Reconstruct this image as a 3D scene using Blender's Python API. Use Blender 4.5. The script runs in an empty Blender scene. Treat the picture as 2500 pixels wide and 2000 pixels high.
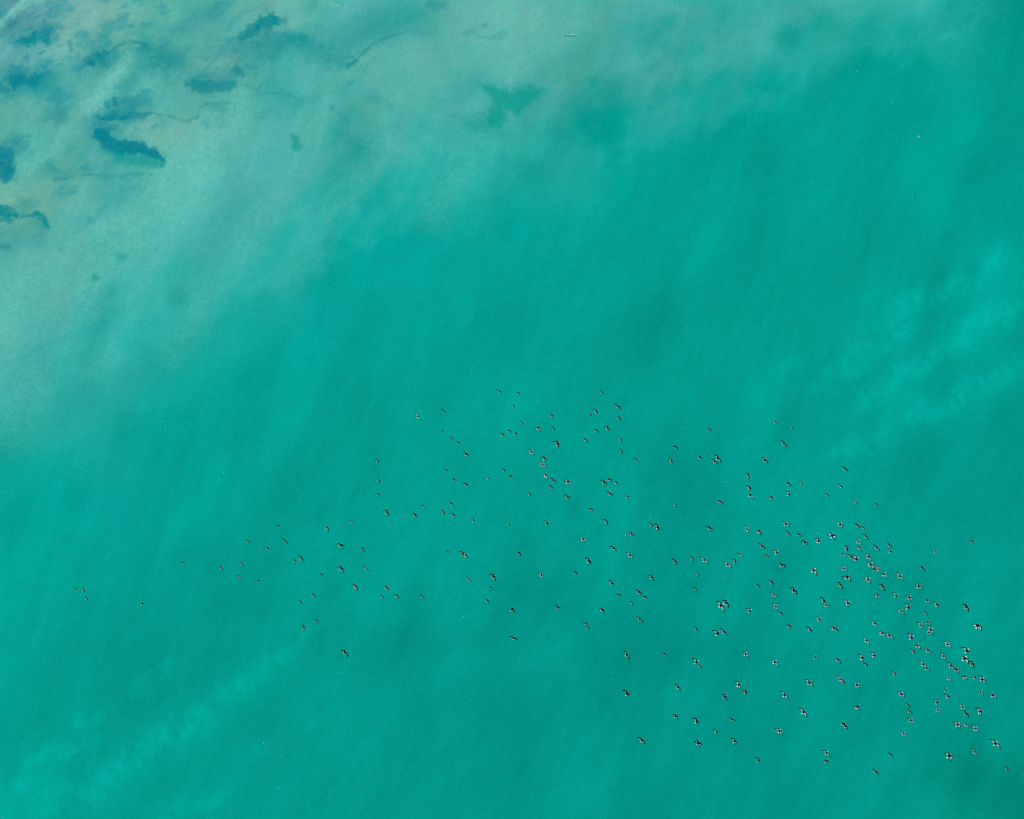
import bpy, bmesh, math, random
import numpy as np
from mathutils import Vector, Matrix, Euler

# ------------------------------------------------------------------ camera, sky, sun, exposure
S = bpy.context.scene
COL = S.collection
MPP = 0.055            # metres on the water per pixel of the 2500 px wide photograph
H = 230.0              # camera height above the water
cam_d = bpy.data.cameras.new("camera")
cam = bpy.data.objects.new("camera", cam_d)
COL.objects.link(cam)
cam.location = (0, 0, H)
cam.rotation_euler = (0, 0, 0)
cam_d.sensor_width = 36.0
cam_d.lens = 36.0 * H / (2500 * MPP)
cam_d.clip_end = 8000
cam_d.clip_start = 1.0
S.camera = cam

SUN_EL, SUN_AZ = math.radians(52), math.radians(-38)      # azimuth clockwise from +Y
world = bpy.data.worlds.new("World")
S.world = world
world.use_nodes = True
wn = world.node_tree
wn.nodes.clear()
wo = wn.nodes.new("ShaderNodeOutputWorld")
wb = wn.nodes.new("ShaderNodeBackground")
sky = wn.nodes.new("ShaderNodeTexSky")
sky.sky_type = 'NISHITA'
sky.sun_disc = False
sky.sun_elevation = SUN_EL
sky.sun_rotation = SUN_AZ
sky.dust_density = 3.0
wb.inputs[1].default_value = 0.09
wn.links.new(sky.outputs[0], wb.inputs[0])
wn.links.new(wb.outputs[0], wo.inputs[0])

sd = bpy.data.lights.new("sun", 'SUN')
sd.energy = 1.5
sd.angle = math.radians(12)
sd.color = (1.0, 0.95, 0.88)
sun = bpy.data.objects.new("sun", sd)
COL.objects.link(sun)
dirv = Vector((math.sin(SUN_AZ) * math.cos(SUN_EL), math.cos(SUN_AZ) * math.cos(SUN_EL), math.sin(SUN_EL)))
sun.rotation_euler = dirv.to_track_quat('Z', 'Y').to_euler()

S.cycles.filter_width = 1.05
S.view_settings.view_transform = 'Standard'
S.view_settings.look = 'None'
S.view_settings.gamma = 1
S.view_settings.exposure = 0.42
GAIN = np.array([0.98, 0.985, 1.05])         # what a white surface returns (linear) under this light

# ------------------------------------------------------------------ helpers
def world_xy(u, v, z=0.0):
    k = (H - z) / H
    return (u - 1250) * MPP * k, (1000 - v) * MPP * k

def lin(c):
    c = np.asarray(c, float) / 255.0
    return np.where(c <= 0.04045, c / 12.92, ((c + 0.055) / 1.055) ** 2.4)

def mat(name, color, rough=0.6, spec=0.3):
    m = bpy.data.materials.new(name)
    m.use_nodes = True
    nt = m.node_tree
    b = nt.nodes["Principled BSDF"]
    tc = nt.nodes.new("ShaderNodeTexCoord")
    n = nt.nodes.new("ShaderNodeTexNoise")
    n.inputs["Scale"].default_value = 14
    n.inputs["Detail"].default_value = 3
    nt.links.new(tc.outputs["Object"], n.inputs["Vector"])
    r = nt.nodes.new("ShaderNodeValToRGB")
    r.color_ramp.elements[0].position = 0.3
    r.color_ramp.elements[1].position = 0.7
    r.color_ramp.elements[0].color = (*[c * 0.8 for c in color], 1)
    r.color_ramp.elements[1].color = (*[min(1, c * 1.12) for c in color], 1)
    nt.links.new(n.outputs["Fac"], r.inputs[0])
    nt.links.new(r.outputs[0], b.inputs["Base Color"])
    b.inputs["Roughness"].default_value = rough
    b.inputs["Specular IOR Level"].default_value = spec
    return m

# ------------------------------------------------------------------ water: one sheet to the horizon
def hash2(ix, iy, seed):
    h = (ix.astype(np.int64) * 374761393 + iy.astype(np.int64) * 668265263 + seed * 982451653) & 0x7fffffff
    h = ((h ^ (h >> 13)) * 1274126177) & 0x7fffffff
    h = h ^ (h >> 16)
    return (h & 0xffff) / 65535.0

def vnoise(x, y, seed):
    ix, iy = np.floor(x), np.floor(y)
    fx, fy = x - ix, y - iy
    ix = ix.astype(np.int64); iy = iy.astype(np.int64)
    sx = fx * fx * fx * (fx * (fx * 6 - 15) + 10)
    sy = fy * fy * fy * (fy * (fy * 6 - 15) + 10)
    a = hash2(ix, iy, seed); b = hash2(ix + 1, iy, seed)
    c = hash2(ix, iy + 1, seed); d = hash2(ix + 1, iy + 1, seed)
    return (a + (b - a) * sx) * (1 - sy) + (c + (d - c) * sx) * sy

def fbm(u, v, scale, seed, octaves=5, ang=0.0, stretch=1.0, gain=0.5):
    """noise in -1..1; features of about `scale` px, `stretch` times longer along direction ang (degrees, up-right positive)"""
    a = math.radians(ang)
    x = (u * math.cos(a) - v * math.sin(a)) / (scale * stretch)
    y = (u * math.sin(a) + v * math.cos(a)) / scale
    t = np.zeros_like(u); amp = 1.0; tot = 0.0
    ca, sa = math.cos(0.6), math.sin(0.6)
    for o in range(octaves):
        t += amp * (vnoise(x + 17.3 * o, y - 9.1 * o, seed + o) * 2 - 1)
        tot += amp
        amp *= gain
        x, y = (x * ca - y * sa) * 2.03, (x * sa + y * ca) * 2.03
    return t / tot * 1.5

def sstep(a, b, x):
    t = np.clip((x - a) / (b - a), 0, 1)
    return t * t * (3 - 2 * t)

def seg_dist(u, v, pts):
    """distance to a polyline of (u, v, half width) and the half width there"""
    best = np.full_like(u, 1e9); w = np.ones_like(u)
    for (x0, y0, w0), (x1, y1, w1) in zip(pts[:-1], pts[1:]):
        dx, dy = x1 - x0, y1 - y0
        L = dx * dx + dy * dy + 1e-9
        t = np.clip(((u - x0) * dx + (v - y0) * dy) / L, 0, 1)
        ww = w0 + (w1 - w0) * t
        d = np.hypot(u - x0 - t * dx, v - y0 - t * dy) - ww
        m = d < best
        best = np.where(m, d, best); w = np.where(m, ww, w)
    return best

def poly_dist(u, v, P):
    """signed distance to a polygon, negative inside"""
    d = np.full_like(u, 1e9); inside = np.zeros(u.shape, bool)
    n = len(P)
    for i in range(n):
        x0, y0 = P[i]; x1, y1 = P[(i + 1) % n]
        dx, dy = x1 - x0, y1 - y0
        t = np.clip(((u - x0) * dx + (v - y0) * dy) / (dx * dx + dy * dy + 1e-9), 0, 1)
        d = np.minimum(d, np.hypot(u - x0 - t * dx, v - y0 - t * dy))
        c = ((y0 > v) != (y1 > v)) & (u < (x1 - x0) * (v - y0) / (dy + 1e-12) + x0)
        inside ^= c
    return np.where(inside, -d, d)

def blob(u, v, cx, cy, rx, ry, ang=0.0):
    a = math.radians(ang)
    x = ((u - cx) * math.cos(a) - (v - cy) * math.sin(a)) / rx
    y = ((u - cx) * math.sin(a) + (v - cy) * math.cos(a)) / ry
    return np.exp(-(x * x + y * y))

# soft blobs of lighter (+) or deeper (-) water: u, v, ru, rv, angle, amount
SOFT = [
 (1300,420,170,120,30,.55),(1230,520,160,90,20,.5),(850,720,160,90,10,.55),(640,740,150,60,15,.4),
 (330,1010,220,90,20,.55),(60,1190,130,80,0,.4),(1420,1010,90,80,30,.15),(1690,840,60,200,-10,.45),
 (2280,360,80,110,-10,.35),(2180,150,90,80,0,.3),(2060,560,70,130,-15,.3),(1640,560,90,70,0,.25),
 (2330,1350,90,160,10,.35),(2050,1220,90,120,10,.3),(1500,1210,120,90,0,.25),(1180,1340,140,70,10,.2),
 (860,1400,90,70,30,.25),(560,1330,120,60,0,.15),(2160,960,180,50,25,.35),(2330,980,140,45,25,.35),
 (2460,760,90,60,25,.4),(2380,860,90,50,30,.35),(250,1820,190,60,25,.5),(430,1740,150,55,30,.5),
 (600,1610,110,45,35,.35),(80,1930,110,70,0,.35),(700,1500,120,50,35,.2),(1360,1570,130,35,25,.35),
 (1250,1610,110,40,20,.3),(930,1680,120,50,20,.15),(1700,1250,70,60,0,.2),(430,1480,90,60,30,.15),
 (920,1010,100,110,40,-.5),(780,1130,110,120,45,-.4),(640,1060,60,50,0,-.15),(1590,780,80,70,0,-.65),
 (1620,1170,110,90,40,-.55),(1270,770,50,40,0,-.3),(860,790,50,50,0,-.25),(2280,290,60,45,0,-.5),
 (2130,560,90,70,20,-.5),(2080,690,70,80,0,-.4),(1860,420,60,40,0,-.35),(1850,390,80,60,0,-.2),
 (1470,640,140,60,30,-.3),(1780,970,110,70,40,-.3),(2050,860,60,90,0,-.3),(2170,1400,110,130,20,-.4),
 (2480,1250,50,200,0,-.3),(400,1140,80,50,20,-.15),(470,1620,120,90,40,-.35),(1030,1520,110,100,40,-.45),
 (880,1560,100,60,30,-.3),(1250,1580,60,30,0,-.5),(1800,1600,180,120,30,-.25),(1560,1750,130,110,0,-.3),
 (1260,1830,150,80,30,-.25),(1950,1930,150,80,0,-.2),(830,1900,160,60,10,-.2),(2350,1895,80,40,20,-.8),
 (2470,1960,90,90,0,-1.0),(2250,1990,120,60,10,-.6),(2500,1700,60,200,0,-.45),(2500,90,45,130,0,-1.0),
 (2460,30,60,60,0,-.6),(2490,520,40,150,0,-.3),(560,1760,90,60,30,-.15),(330,1450,140,60,25,-.2),
 (190,1560,120,80,30,-.3),(2430,1560,60,140,0,-.25),(1450,1500,120,80,30,-.25),(1150,1120,120,110,20,-.2),
]
SALT_EDGE = [(-400,1330),(0,1090),(180,960),(420,850),(640,740),(830,640),(1010,580),(1150,500),(1240,420),
             (1420,385),(1560,395),(1700,345),(1900,270),(2060,215),(2220,170),(2330,90),(2420,-60),(2600,-400),(-600,-800)]

# weed and reef on the bottom, sharp-edged near the upper left. kind: (half width polyline), softness, ragged, amount of blue, strength
REEF = [
 ([(118,80,12),(108,72,14),(118,92,6)],10,9,.9,.55), ([(26,58,9),(22,70,4),(40,52,6)],7,8,.9,.6), ([(138,62,3),(142,70,2)],2,3,.8,.7),
 ([(20,70,25),(80,60,25),(120,70,20)],30,16,1.0,.35),
 ([(-5,212,12),(14,220,10)],5,9,.8,.75), ([(34,172,8),(60,176,6)],10,8,.9,.45),
 ([(30,190,30),(100,195,20)],26,14,1.0,.35), ([(168,104,2),(172,114,5),(175,124,2)],3,4,.7,.6),
 ([(206,147,2),(222,154,6),(228,160,3)],3,6,.85,1.0), ([(226,146,7),(240,136,5),(250,150,6)],5,7,.7,.75), ([(240,134,4),(262,132,5),(256,124,3)],4,6,.7,.85), ([(262,132,3),(290,110,2.5),(325,102,3),(352,108,5)],3,4,.7,.6),
 ([(340,120,14),(395,125,20),(440,145,18)],24,12,.8,.45), ([(195,155,16),(250,150,20)],22,12,.8,.35),
 ([(385,140,12),(415,150,14)],16,10,.4,.4), ([(405,85,8),(460,60,14),(520,25,14)],20,14,.7,.4),
 ([(590,94,4),(610,80,11),(640,58,14),(668,50,14)],5,10,.55,.95), ([(632,36,4),(640,48,9)],3,6,.5,.85), ([(668,48,12),(692,52,6)],7,8,.3,.7),
 ([(580,120,18),(640,120,22),(680,100,22)],22,16,.45,.55), ([(570,172,5),(584,176,12),(592,182,8)],6,7,.6,.75),
 ([(460,205,6),(490,212,12),(540,212,12),(568,204,8)],6,8,.45,.8), ([(500,196,18),(560,190,16)],18,12,.7,.4),
 ([(715,92,12),(740,92,10)],9,8,.1,.7), ([(745,105,16),(775,115,12)],14,10,.5,.5),
 ([(310,205,10),(326,198,8)],12,8,.2,.4), ([(395,160,22),(430,150,18)],26,14,.3,.35),
 ([(240,288,5),(275,288,6),(320,281,7),(350,280,5),(372,277,3)],3,6,.9,.95), ([(372,277,3),(410,284,2),(440,292,2.6),(458,298,1.6),(478,288,1.5),(486,284,1.5)],2.4,3,.3,.6),
 ([(484,284,1.4),(488,264,1.4),(504,253,1.8),(530,252,1.4),(556,252,2.4)],2.4,3,.2,.5),
 ([(278,242,3),(284,252,7)],4,6,.9,.7), ([(315,250,4),(330,258,3)],6,5,.7,.35), ([(290,272,20),(350,268,16)],24,12,.8,.4),
 ([(250,300,10),(262,312,12),(284,308,6)],8,10,1.0,.55), ([(215,300,10),(222,325,8)],14,10,1.1,.35),
 ([(146,284,18)] * 2,14,8,.8,.6), ([(120,330,16),(100,300,14)],26,12,.8,.2),
 ([(-10,375,18),(18,385,16),(12,410,18),(-4,400,20)],7,10,1.0,1.0), ([(22,418,12),(14,440,9)],5,8,1.0,.95), ([(40,355,22),(20,360,20)],16,12,1.0,.55),
 ([(118,402,10),(132,412,6)],10,8,.7,.5), ([(100,425,12),(150,425,10)],12,10,.6,.3),
 ([(132,437,2),(165,436,2.2),(190,429,2.6),(225,426,1.6)],2.6,3,.6,.6), ([(225,427,2),(270,432,3),(320,426,3),(350,424,1.6)],5,5,.2,.45), ([(366,426,2.4),(370,426,2)],2,2,0,.6),
 ([(0,512,10),(18,518,14),(38,526,6)],3,5,.45,.95), ([(0,530,14),(26,536,9)],6,6,.4,.8),
 ([(52,528,2),(72,527,3),(92,519,5),(106,534,8),(116,552,4)],3,4,.3,.9), ([(85,540,10),(104,550,8)],12,6,.2,.5), ([(60,505,14),(80,500,10)],16,8,.2,.4),
 ([(2,600,6),(20,604,4)],5,5,.4,.65), ([(0,580,30),(60,575,25),(100,580,15)],30,12,.2,.3),
 ([(218,537,5),(230,541,3)],5,5,-.1,.55), ([(233,679,7)] * 2,6,4,-.3,.75), ([(296,626,9)] * 2,9,5,-.1,.55), ([(145,610,3),(155,612,2)],4,3,-.1,.4),
 ([(718,335,8),(724,356,9)],7,6,-.2,.8), ([(680,346,3)] * 2,4,3,-.1,.4), ([(435,722,20)] * 2,18,8,-.2,.5), ([(380,610,3)] * 2,6,3,0,.3),
 ([(620,232,1.4),(632,226,1.6),(655,226,1.4),(690,229,1.4),(712,233,2),(722,240,1.6),(740,246,1.4)],2.6,2.5,.1,.45),
 ([(812,262,5)] * 2,6,5,.1,.55), ([(830,275,4),(842,290,6),(848,302,4)],8,6,0,.5), ([(830,320,12),(870,360,12),(900,400,14)],20,12,0,.35),
 ([(848,160,5),(862,153,6),(870,148,2)],4,5,.1,.85), ([(870,149,1.6),(884,132,2.6),(905,112,2.2),(925,100,2),(960,88,2.6),(985,80,1.6)],2.4,3,0,.6),
 ([(990,78,2),(1020,76,3),(1050,84,3)],6,5,0,.3), ([(840,110,30),(920,60,30),(1020,45,22)],40,18,.1,.45), ([(780,140,14),(830,150,14)],20,12,.1,.4),
 ([(850,205,5),(862,200,3)],5,5,.1,.5), ([(905,240,8),(940,252,6),(960,262,5)],12,8,0,.25),
 ([(1055,14,12),(1080,12,9)],9,8,.4,.5), ([(1184,62,4)] * 2,3,3,-.1,.75), ([(1136,82,7),(1150,76,7)],6,6,-.2,.35),
 ([(1160,86,4),(1190,92,3),(1205,90,3)],5,4,-.2,.3), ([(1215,88,7),(1230,82,7)],6,6,-.2,.35), ([(1177,108,3)] * 2,3,3,-.2,.3),
 ([(1593,166,14)] * 2,14,8,-.1,.4), ([(1713,117,6)] * 2,7,6,-.3,.5), ([(1920,92,20),(1940,95,12)],16,10,-.3,.4), ([(1683,192,16)] * 2,16,8,-.2,.4),
 ([(1448,195,8),(1452,205,8)],9,8,-.2,.5), ([(1500,215,24),(1545,215,18)],24,12,-.1,.35), ([(1430,280,20),(1450,300,26)],34,14,0,.25), ([(2010,50,26),(2040,70,20)],26,14,-.3,.4),
 ([(1130,85,2)] * 2,3,2,0,.2), ([(1448,55,5)] * 2,6,5,0,.3), ([(1378,85,2),(1390,88,2.5),(1404,87,2)],3,2,-.2,.6),
 ([(1760,40,22),(1755,90,14)],24,12,-.1,.3), ([(1295,420,22)] * 2,24,14,-.1,.4), ([(1180,640,8)] * 2,12,6,-.1,.3),
]
P_COMMA = [(224,318),(240,314),(262,319),(272,332),(288,344),(330,344),(352,352),(372,364),(394,376),(400,392),(397,403),(390,390),(374,382),(345,376),(320,380),(295,377),(270,367),(252,360),(244,346),(232,334)]
P_COMMA_LOW = [(262,364),(300,372),(345,374),(390,384),(397,400),(360,404),(320,398),(285,384)]
P_REEF_A = [(48,82),(52,88),(62,90),(74,88),(82,76),(90,76),(90,90),(86,110),(78,106),(70,108),(76,114),(54,110),(48,98)]
P_REEF_B = [(98,88),(106,94),(112,92),(120,94),(126,102),(124,110),(112,110),(104,100)]
P_REEF_C = [(22,192),(28,184),(48,178),(62,186),(70,190),(84,181),(100,177),(109,182),(106,190),(98,198),(96,206),(84,216),(78,212),(64,204),(48,210),(40,216),(32,224),(22,206)]
P_HEART = [(1168,202),(1185,202),(1212,210),(1237,220),(1249,227),(1266,213),(1300,213),(1321,219),(1320,231),(1305,244),(1288,258),(1271,270),(1261,276),(1251,268),(1232,268),(1232,292),(1220,307),(1193,309),(1188,292),(1180,275),(1200,265),(1198,251),(1188,236),(1173,219)]
P_HEART2 = [(1117,282),(1170,278),(1230,296),(1228,326),(1170,326),(1122,318)]

LIGHT = [  # pale streaks: foam lines, churned sand and painted light shafts. polyline, softness, amount
 ([(-20,72,6),(12,48,7),(40,24,7),(80,-8,7)],10,1.25), ([(-10,60,.8),(30,28,1.2),(62,2,1.2)],2.2,.9), ([(75,22,2),(95,5,4),(115,-12,5)],12,.8),
 ([(330,100,8),(300,160,10),(262,205,12),(215,262,10)],22,.7), ([(300,170,3),(235,240,4)],9,.35),
 ([(215,262,12),(150,330,14),(70,400,18)],30,.38), ([(10,110,14),(0,130,10)],16,.5), ([(784,0,2),(810,10,3),(826,13,2)],4,.5),
 ([(560,300,30),(430,440,50),(300,560,40),(120,690,50),(20,760,40)],80,.3), ([(880,150,30),(980,180,50)],60,.2),
 ([(470,330,10),(330,560,16),(180,780,16),(90,940,12)],60,.22), ([(760,330,8),(560,640,14),(420,860,10)],60,.2), ([(640,200,8),(470,470,14),(330,720,12),(240,900,8)],45,.18),
 ([(1000,240,8),(820,520,12),(700,680,8)],60,.18), ([(-20,700,20),(10,880,30),(40,1010,20)],120,.22), ([(1330,60,8),(1180,330,14),(1060,520,10)],70,.18),
]


# colour of the water read at places along east-west lines: v, then u, red, green, blue
ANCHORS = """
5 5 92 150 162;60 96 158 166;110 100 164 166
28 650 100 172 162;700 96 176 165;760 92 180 172;830 80 168 160;880 84 180 175;930 82 178 172;960 44 164 158;1010 60 170 160;1090 92 178 168;1150 100 180 170;1230 100 184 172;1260 100 184 174;1310 92 172 160;1350 80 170 162;1400 86 178 170;1460 78 172 162;1530 66 166 158;1580 76 178 170;1650 62 172 162;1710 50 165 156;1760 60 172 165;1840 62 176 168;1890 66 176 168;1930 42 162 152;1980 64 174 164;2050 56 170 160;2110 40 166 156;2180 52 174 164;2250 44 170 160;2300 36 166 156;2340 16 156 144;2380 30 168 155;2430 0 158 145;2480 0 142 128
20 20 94 154 164;150 106 168 166;200 112 172 170;420 84 176 160;520 84 174 162;580 92 176 162
62 190 114 175 175;250 110 178 165;330 95 178 162;450 82 170 160;560 84 172 164;760 72 172 164;1300 96 178 166
108 1410 80 172 160;1500 56 165 156;1560 64 175 167;1640 45 162 152;1700 40 165 156;1790 66 175 166;2000 42 170 160;2100 34 164 155;2140 0 162 150;2200 18 166 153;2320 32 170 158;2390 0 160 148;2470 0 146 132
120 100 88 170 165;230 108 175 155;460 74 168 160;520 86 174 162;1000 92 178 168;1150 88 176 166;760 60 166 158
150 430 64 160 152;540 108 175 160;300 62 165 160;680 66 168 160;950 90 178 168;1300 80 170 160
190 230 76 168 162;350 80 172 162;600 75 168 160;1000 86 176 166;1120 78 170 162;1400 60 164 154;1800 34 164 154;2200 0 160 146;2350 10 160 148;2470 0 148 134
230 120 66 155 152;20 84 170 160;600 84 174 164
262 20 92 175 160;50 88 172 165;110 70 165 160;240 94 180 170;400 82 180 170;440 80 170 160;510 104 176 165;580 86 180 168;650 72 175 165;720 66 168 158;770 72 175 167;850 72 172 163;900 78 176 167;960 64 166 158;1010 72 172 163;1060 74 174 165;1100 66 166 158;1150 78 174 164;1340 64 166 156;1370 60 168 158;1410 30 160 150;1450 10 156 146;1500 0 156 146;1540 30 164 155;1600 38 168 160;1660 32 164 154;1720 32 170 160;1780 24 164 154;1830 10 160 150;1870 0 163 152;1910 20 168 158;1960 8 160 150;2040 0 155 144;2110 0 160 150;2150 0 162 152;2210 0 146 132;2260 0 154 142;2310 0 156 143;2350 0 163 151;2400 0 156 143;2440 0 148 134;2490 0 153 139
325 60 95 178 160;130 90 178 162;420 112 180 165;470 98 178 168;570 90 177 170;660 80 176 170;800 66 170 160;950 60 170 160;1150 50 168 158;1300 36 164 152;1500 8 160 148;1650 30 166 156;1800 0 160 148;2000 0 160 150;2300 0 158 146;2450 0 150 137
412 60 80 175 160;90 85 180 170;160 88 170 158;200 62 160 150;250 72 172 164;310 60 164 154;410 88 178 165;470 90 182 175;540 80 178 168;600 76 176 170;640 76 178 172;690 64 172 163;740 76 178 170;800 56 168 158;840 40 160 150;900 56 174 163;950 44 170 160;1000 52 176 167;1040 30 168 158;1080 42 172 162;1150 42 172 162;1200 50 178 168;1250 22 168 155;1290 18 162 152;1320 38 168 158;1350 18 165 155;1380 44 174 162;1430 22 164 154;1480 0 160 149;1550 0 165 155;1640 0 165 155;1720 0 157 146;1760 0 154 142;1800 0 161 150;1860 0 151 138;2100 0 157 145;2180 0 153 140;2230 0 165 155;2310 0 154 142;2420 0 147 135;2480 0 158 146
455 20 100 175 160;80 104 176 158;160 94 178 166;1270 0 163 154
508 130 92 172 160;200 92 182 174;300 84 175 165;360 62 170 163;400 72 180 172;500 80 178 170;600 62 172 163;700 66 176 168;770 45 168 160;850 34 172 164;980 30 168 160;1100 20 168 158;1250 0 164 154;1380 0 164 154;1500 0 165 153;1600 0 160 149;1700 0 156 147;1780 0 163 152;1880 0 150 138;2000 0 160 148;2100 0 150 138;2220 0 158 146;2300 0 160 148;2480 0 152 138
580 30 96 174 160;120 92 176 164;2130 0 146 133;1470 0 158 146;2050 0 158 145
662 20 80 175 165;60 70 168 158;90 82 182 174;150 90 178 170;200 74 170 161;250 62 172 163;290 44 170 160;340 56 180 171;400 64 177 168;440 52 170 162;500 60 172 163;540 38 172 163;600 34 176 168;640 48 174 166;690 36 168 158;740 24 168 158;790 18 166 156;840 0 162 152;920 4 166 156;980 0 163 153;1060 0 168 158;1140 0 160 148;1230 0 162 150;1290 0 166 155;1330 0 165 153;1380 0 152 139;1450 0 162 151;1490 0 166 155;1580 0 158 145;1630 0 153 140;1700 0 160 147;1780 0 162 149;1850 0 151 138;1900 0 153 140;1960 0 155 141;2050 0 148 135;2120 0 156 143;2190 0 161 147;2290 0 148 134;2360 0 153 140;2400 0 165 153;2430 0 170 160;2480 0 158 145
712 20 70 172 165;50 80 184 175;110 90 180 170;150 90 178 170;180 68 170 163;230 46 164 154;300 64 178 170;350 60 178 170;400 48 172 164;480 52 174 165;560 40 172 164;610 48 174 166
765 1270 0 150 138;1590 0 141 129
806 120 70 176 166;160 62 172 165;200 46 165 156;300 48 178 170;400 38 173 165;450 38 172 162;520 36 174 165;560 14 164 153;620 0 165 155;760 0 166 157;865 0 154 143;920 0 164 153;960 0 156 145;1020 0 165 153;1060 0 158 146;1150 0 162 150;1250 0 157 145;1290 0 150 138;1350 0 157 144;1430 0 160 146;1500 0 153 140;1580 0 145 133;1610 0 149 135;1680 0 161 147;1760 0 156 142;1850 0 152 139;1990 0 153 138;2060 0 160 148;2120 0 162 149;2160 0 155 141;2190 0 168 157;2300 0 149 135;2380 0 170 158;2420 0 163 150;2480 0 150 136
912 20 60 174 165;90 46 170 162;160 50 174 166;210 42 168 158;260 48 172 164;310 52 172 165;350 26 160 150;400 4 166 156;480 14 170 160;550 0 165 155;610 0 156 144;1890 0 162 148;1960 0 157 144;2050 0 150 136;2110 0 160 147;2180 0 158 144;2230 0 160 148;2300 0 146 132;2350 0 150 136;2420 0 160 148;2480 0 160 148
1012 20 48 172 162;60 34 168 158;110 40 168 158;160 38 170 163;210 40 166 158;250 18 160 150;290 0 160 148;380 0 168 158;450 0 163 152;560 0 153 141;610 0 158 145;690 0 163 150;790 0 163 149;890 0 148 134;980 0 162 148;1080 0 152 139;1180 0 163 149;1240 0 158 144;1280 0 160 147;1400 0 158 144;1470 0 153 140;1540 0 150 137;1590 0 161 147;1680 0 156 142;1760 0 148 135;1840 0 160 147;1960 0 148 135;2050 0 154 141;2090 0 160 147;2160 0 153 141;2240 0 164 153;2300 0 154 142;2370 0 164 153;2450 0 153 140;2480 0 146 132
1106 30 8 166 155;150 0 163 153;400 0 160 149;2220 0 150 136;2250 0 148 135;2350 0 160 146;2440 0 152 139
1208 50 0 164 153;200 0 160 150;350 0 161 152;420 0 161 149;600 0 160 146;660 0 157 143;790 0 152 140;1270 0 158 145;1330 0 155 142;1400 0 152 139;1480 0 158 144;1550 0 160 146;1610 0 152 139;1680 0 142 128;1740 0 148 135;1820 0 159 146;1860 0 156 143;2050 0 158 145;2300 0 155 142;2450 0 149 136
1412 30 0 164 152;110 0 160 147;190 0 154 141;270 0 161 149;350 0 156 143;430 0 159 146;520 0 151 138;590 0 152 139;700 0 158 144;760 0 153 139;900 0 160 146;1000 0 155 142;1060 0 158 144;1200 0 150 137;1300 0 143 130;1380 0 154 141;1480 0 156 142;1570 0 152 139;1700 0 150 137;1840 0 157 143;1900 0 149 136;1990 0 155 141;2110 0 152 138;2190 0 149 135;2260 0 149 135;2360 0 157 144;2440 0 149 136;2490 0 154 140
1608 50 0 159 145;150 0 154 141;400 0 153 140;500 0 151 138;700 0 158 144;850 0 150 137;980 0 144 131;1100 0 153 140;1250 0 147 134;1310 0 160 146;1430 0 147 134;1580 0 144 131;1750 0 148 134;1950 0 149 136;2150 0 150 137;2300 0 153 139;2450 0 150 137
1702 1010 0 151 138
1762 30 0 161 147;110 0 156 142;170 0 153 139;225 0 160 146;255 0 150 136;280 0 162 148;350 0 154 140;430 0 150 137;470 0 163 149;520 0 158 144;590 0 156 142;650 0 153 140;700 0 149 136;760 0 158 144;850 0 160 146;900 0 154 141;950 0 146 133;1050 0 154 141;1150 0 151 138;1230 0 143 129;1300 0 151 138;1420 0 149 136;1500 0 149 136;1550 0 140 127;1620 0 151 138;1700 0 150 137;1800 0 150 137;1860 0 149 136;1950 0 151 138;2100 0 149 135;2200 0 146 132;2280 0 152 138;2430 0 148 134;2490 0 151 137
1858 1650 0 153 139;1800 0 148 134;2330 0 138 122;2200 0 150 136;2000 0 149 135
1908 50 0 162 149;150 0 164 150;190 0 148 135;230 0 166 154;350 0 157 143;1200 0 149 136;1300 0 145 131;1380 0 155 142;1550 0 149 136
1980 640 0 154 141;730 0 152 138;820 0 155 141;920 0 149 136;1000 0 154 140;1120 0 151 137;1220 0 153 139;1900 0 149 135;1950 0 146 132;2030 0 155 141;2100 0 149 136;2150 0 156 142;2230 0 150 136;2270 0 157 143;2320 6 143 127;2380 0 136 118;2430 0 143 126;2490 0 136 118
"""
def read_anchors():
    A = []
    for ln in ANCHORS.strip().split("\n"):
        v, rest = ln.split(" ", 1)
        for it in rest.split(";"):
            u, r, g, b = [float(q) for q in it.split()]
            A.append((u, float(v), r, g, b))
    return np.array(A)

def smooth_add(u, v, A, res, sig, reg):
    """spread residuals known at the anchors over the sheet"""
    num = np.zeros(u.shape + (3,)); den = np.full(u.shape, reg)
    for (x, y), r in zip(A[:, :2], res):
        m = np.abs(u - x) < 3.2 * sig
        m &= np.abs(v - y) < 3.2 * sig
        q = np.nonzero(m)
        if len(q[0]) == 0: continue
        w = np.exp(-((u[q] - x) ** 2 + ((v[q] - y)) ** 2) / (2 * sig * sig))
        num[q] += w[:, None] * r; den[q] += w
    return num / den[..., None]

def sea_tint(u, v):
    col = base_colour(u, v)
    if not hasattr(sea_tint, "A"):
        A = read_anchors(); tgt = lin(A[:, 2:])
        au, av = A[:, 0].copy(), A[:, 1].copy()
        cur = base_colour(au, av)
        layers = []
        for sig, reg in ((230, .02), (95, .12), (48, .35)):
            res = tgt - cur
            layers.append((res, sig, reg))
            cur = cur + smooth_add(au, av, A, res, sig, reg)
        sea_tint.A, sea_tint.L = A, layers
        print("anchor rms", np.sqrt(((tgt - cur) ** 2).mean(0)))
    uw = u + 16 * fbm(u, v, 60, 301, 4); vw = v + 16 * fbm(u, v, 60, 331, 4)
    for res, sig, reg in sea_tint.L:
        col = col + smooth_add(uw, vw, sea_tint.A, res, sig, reg)
    return np.clip(col, 0, 1)

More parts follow.
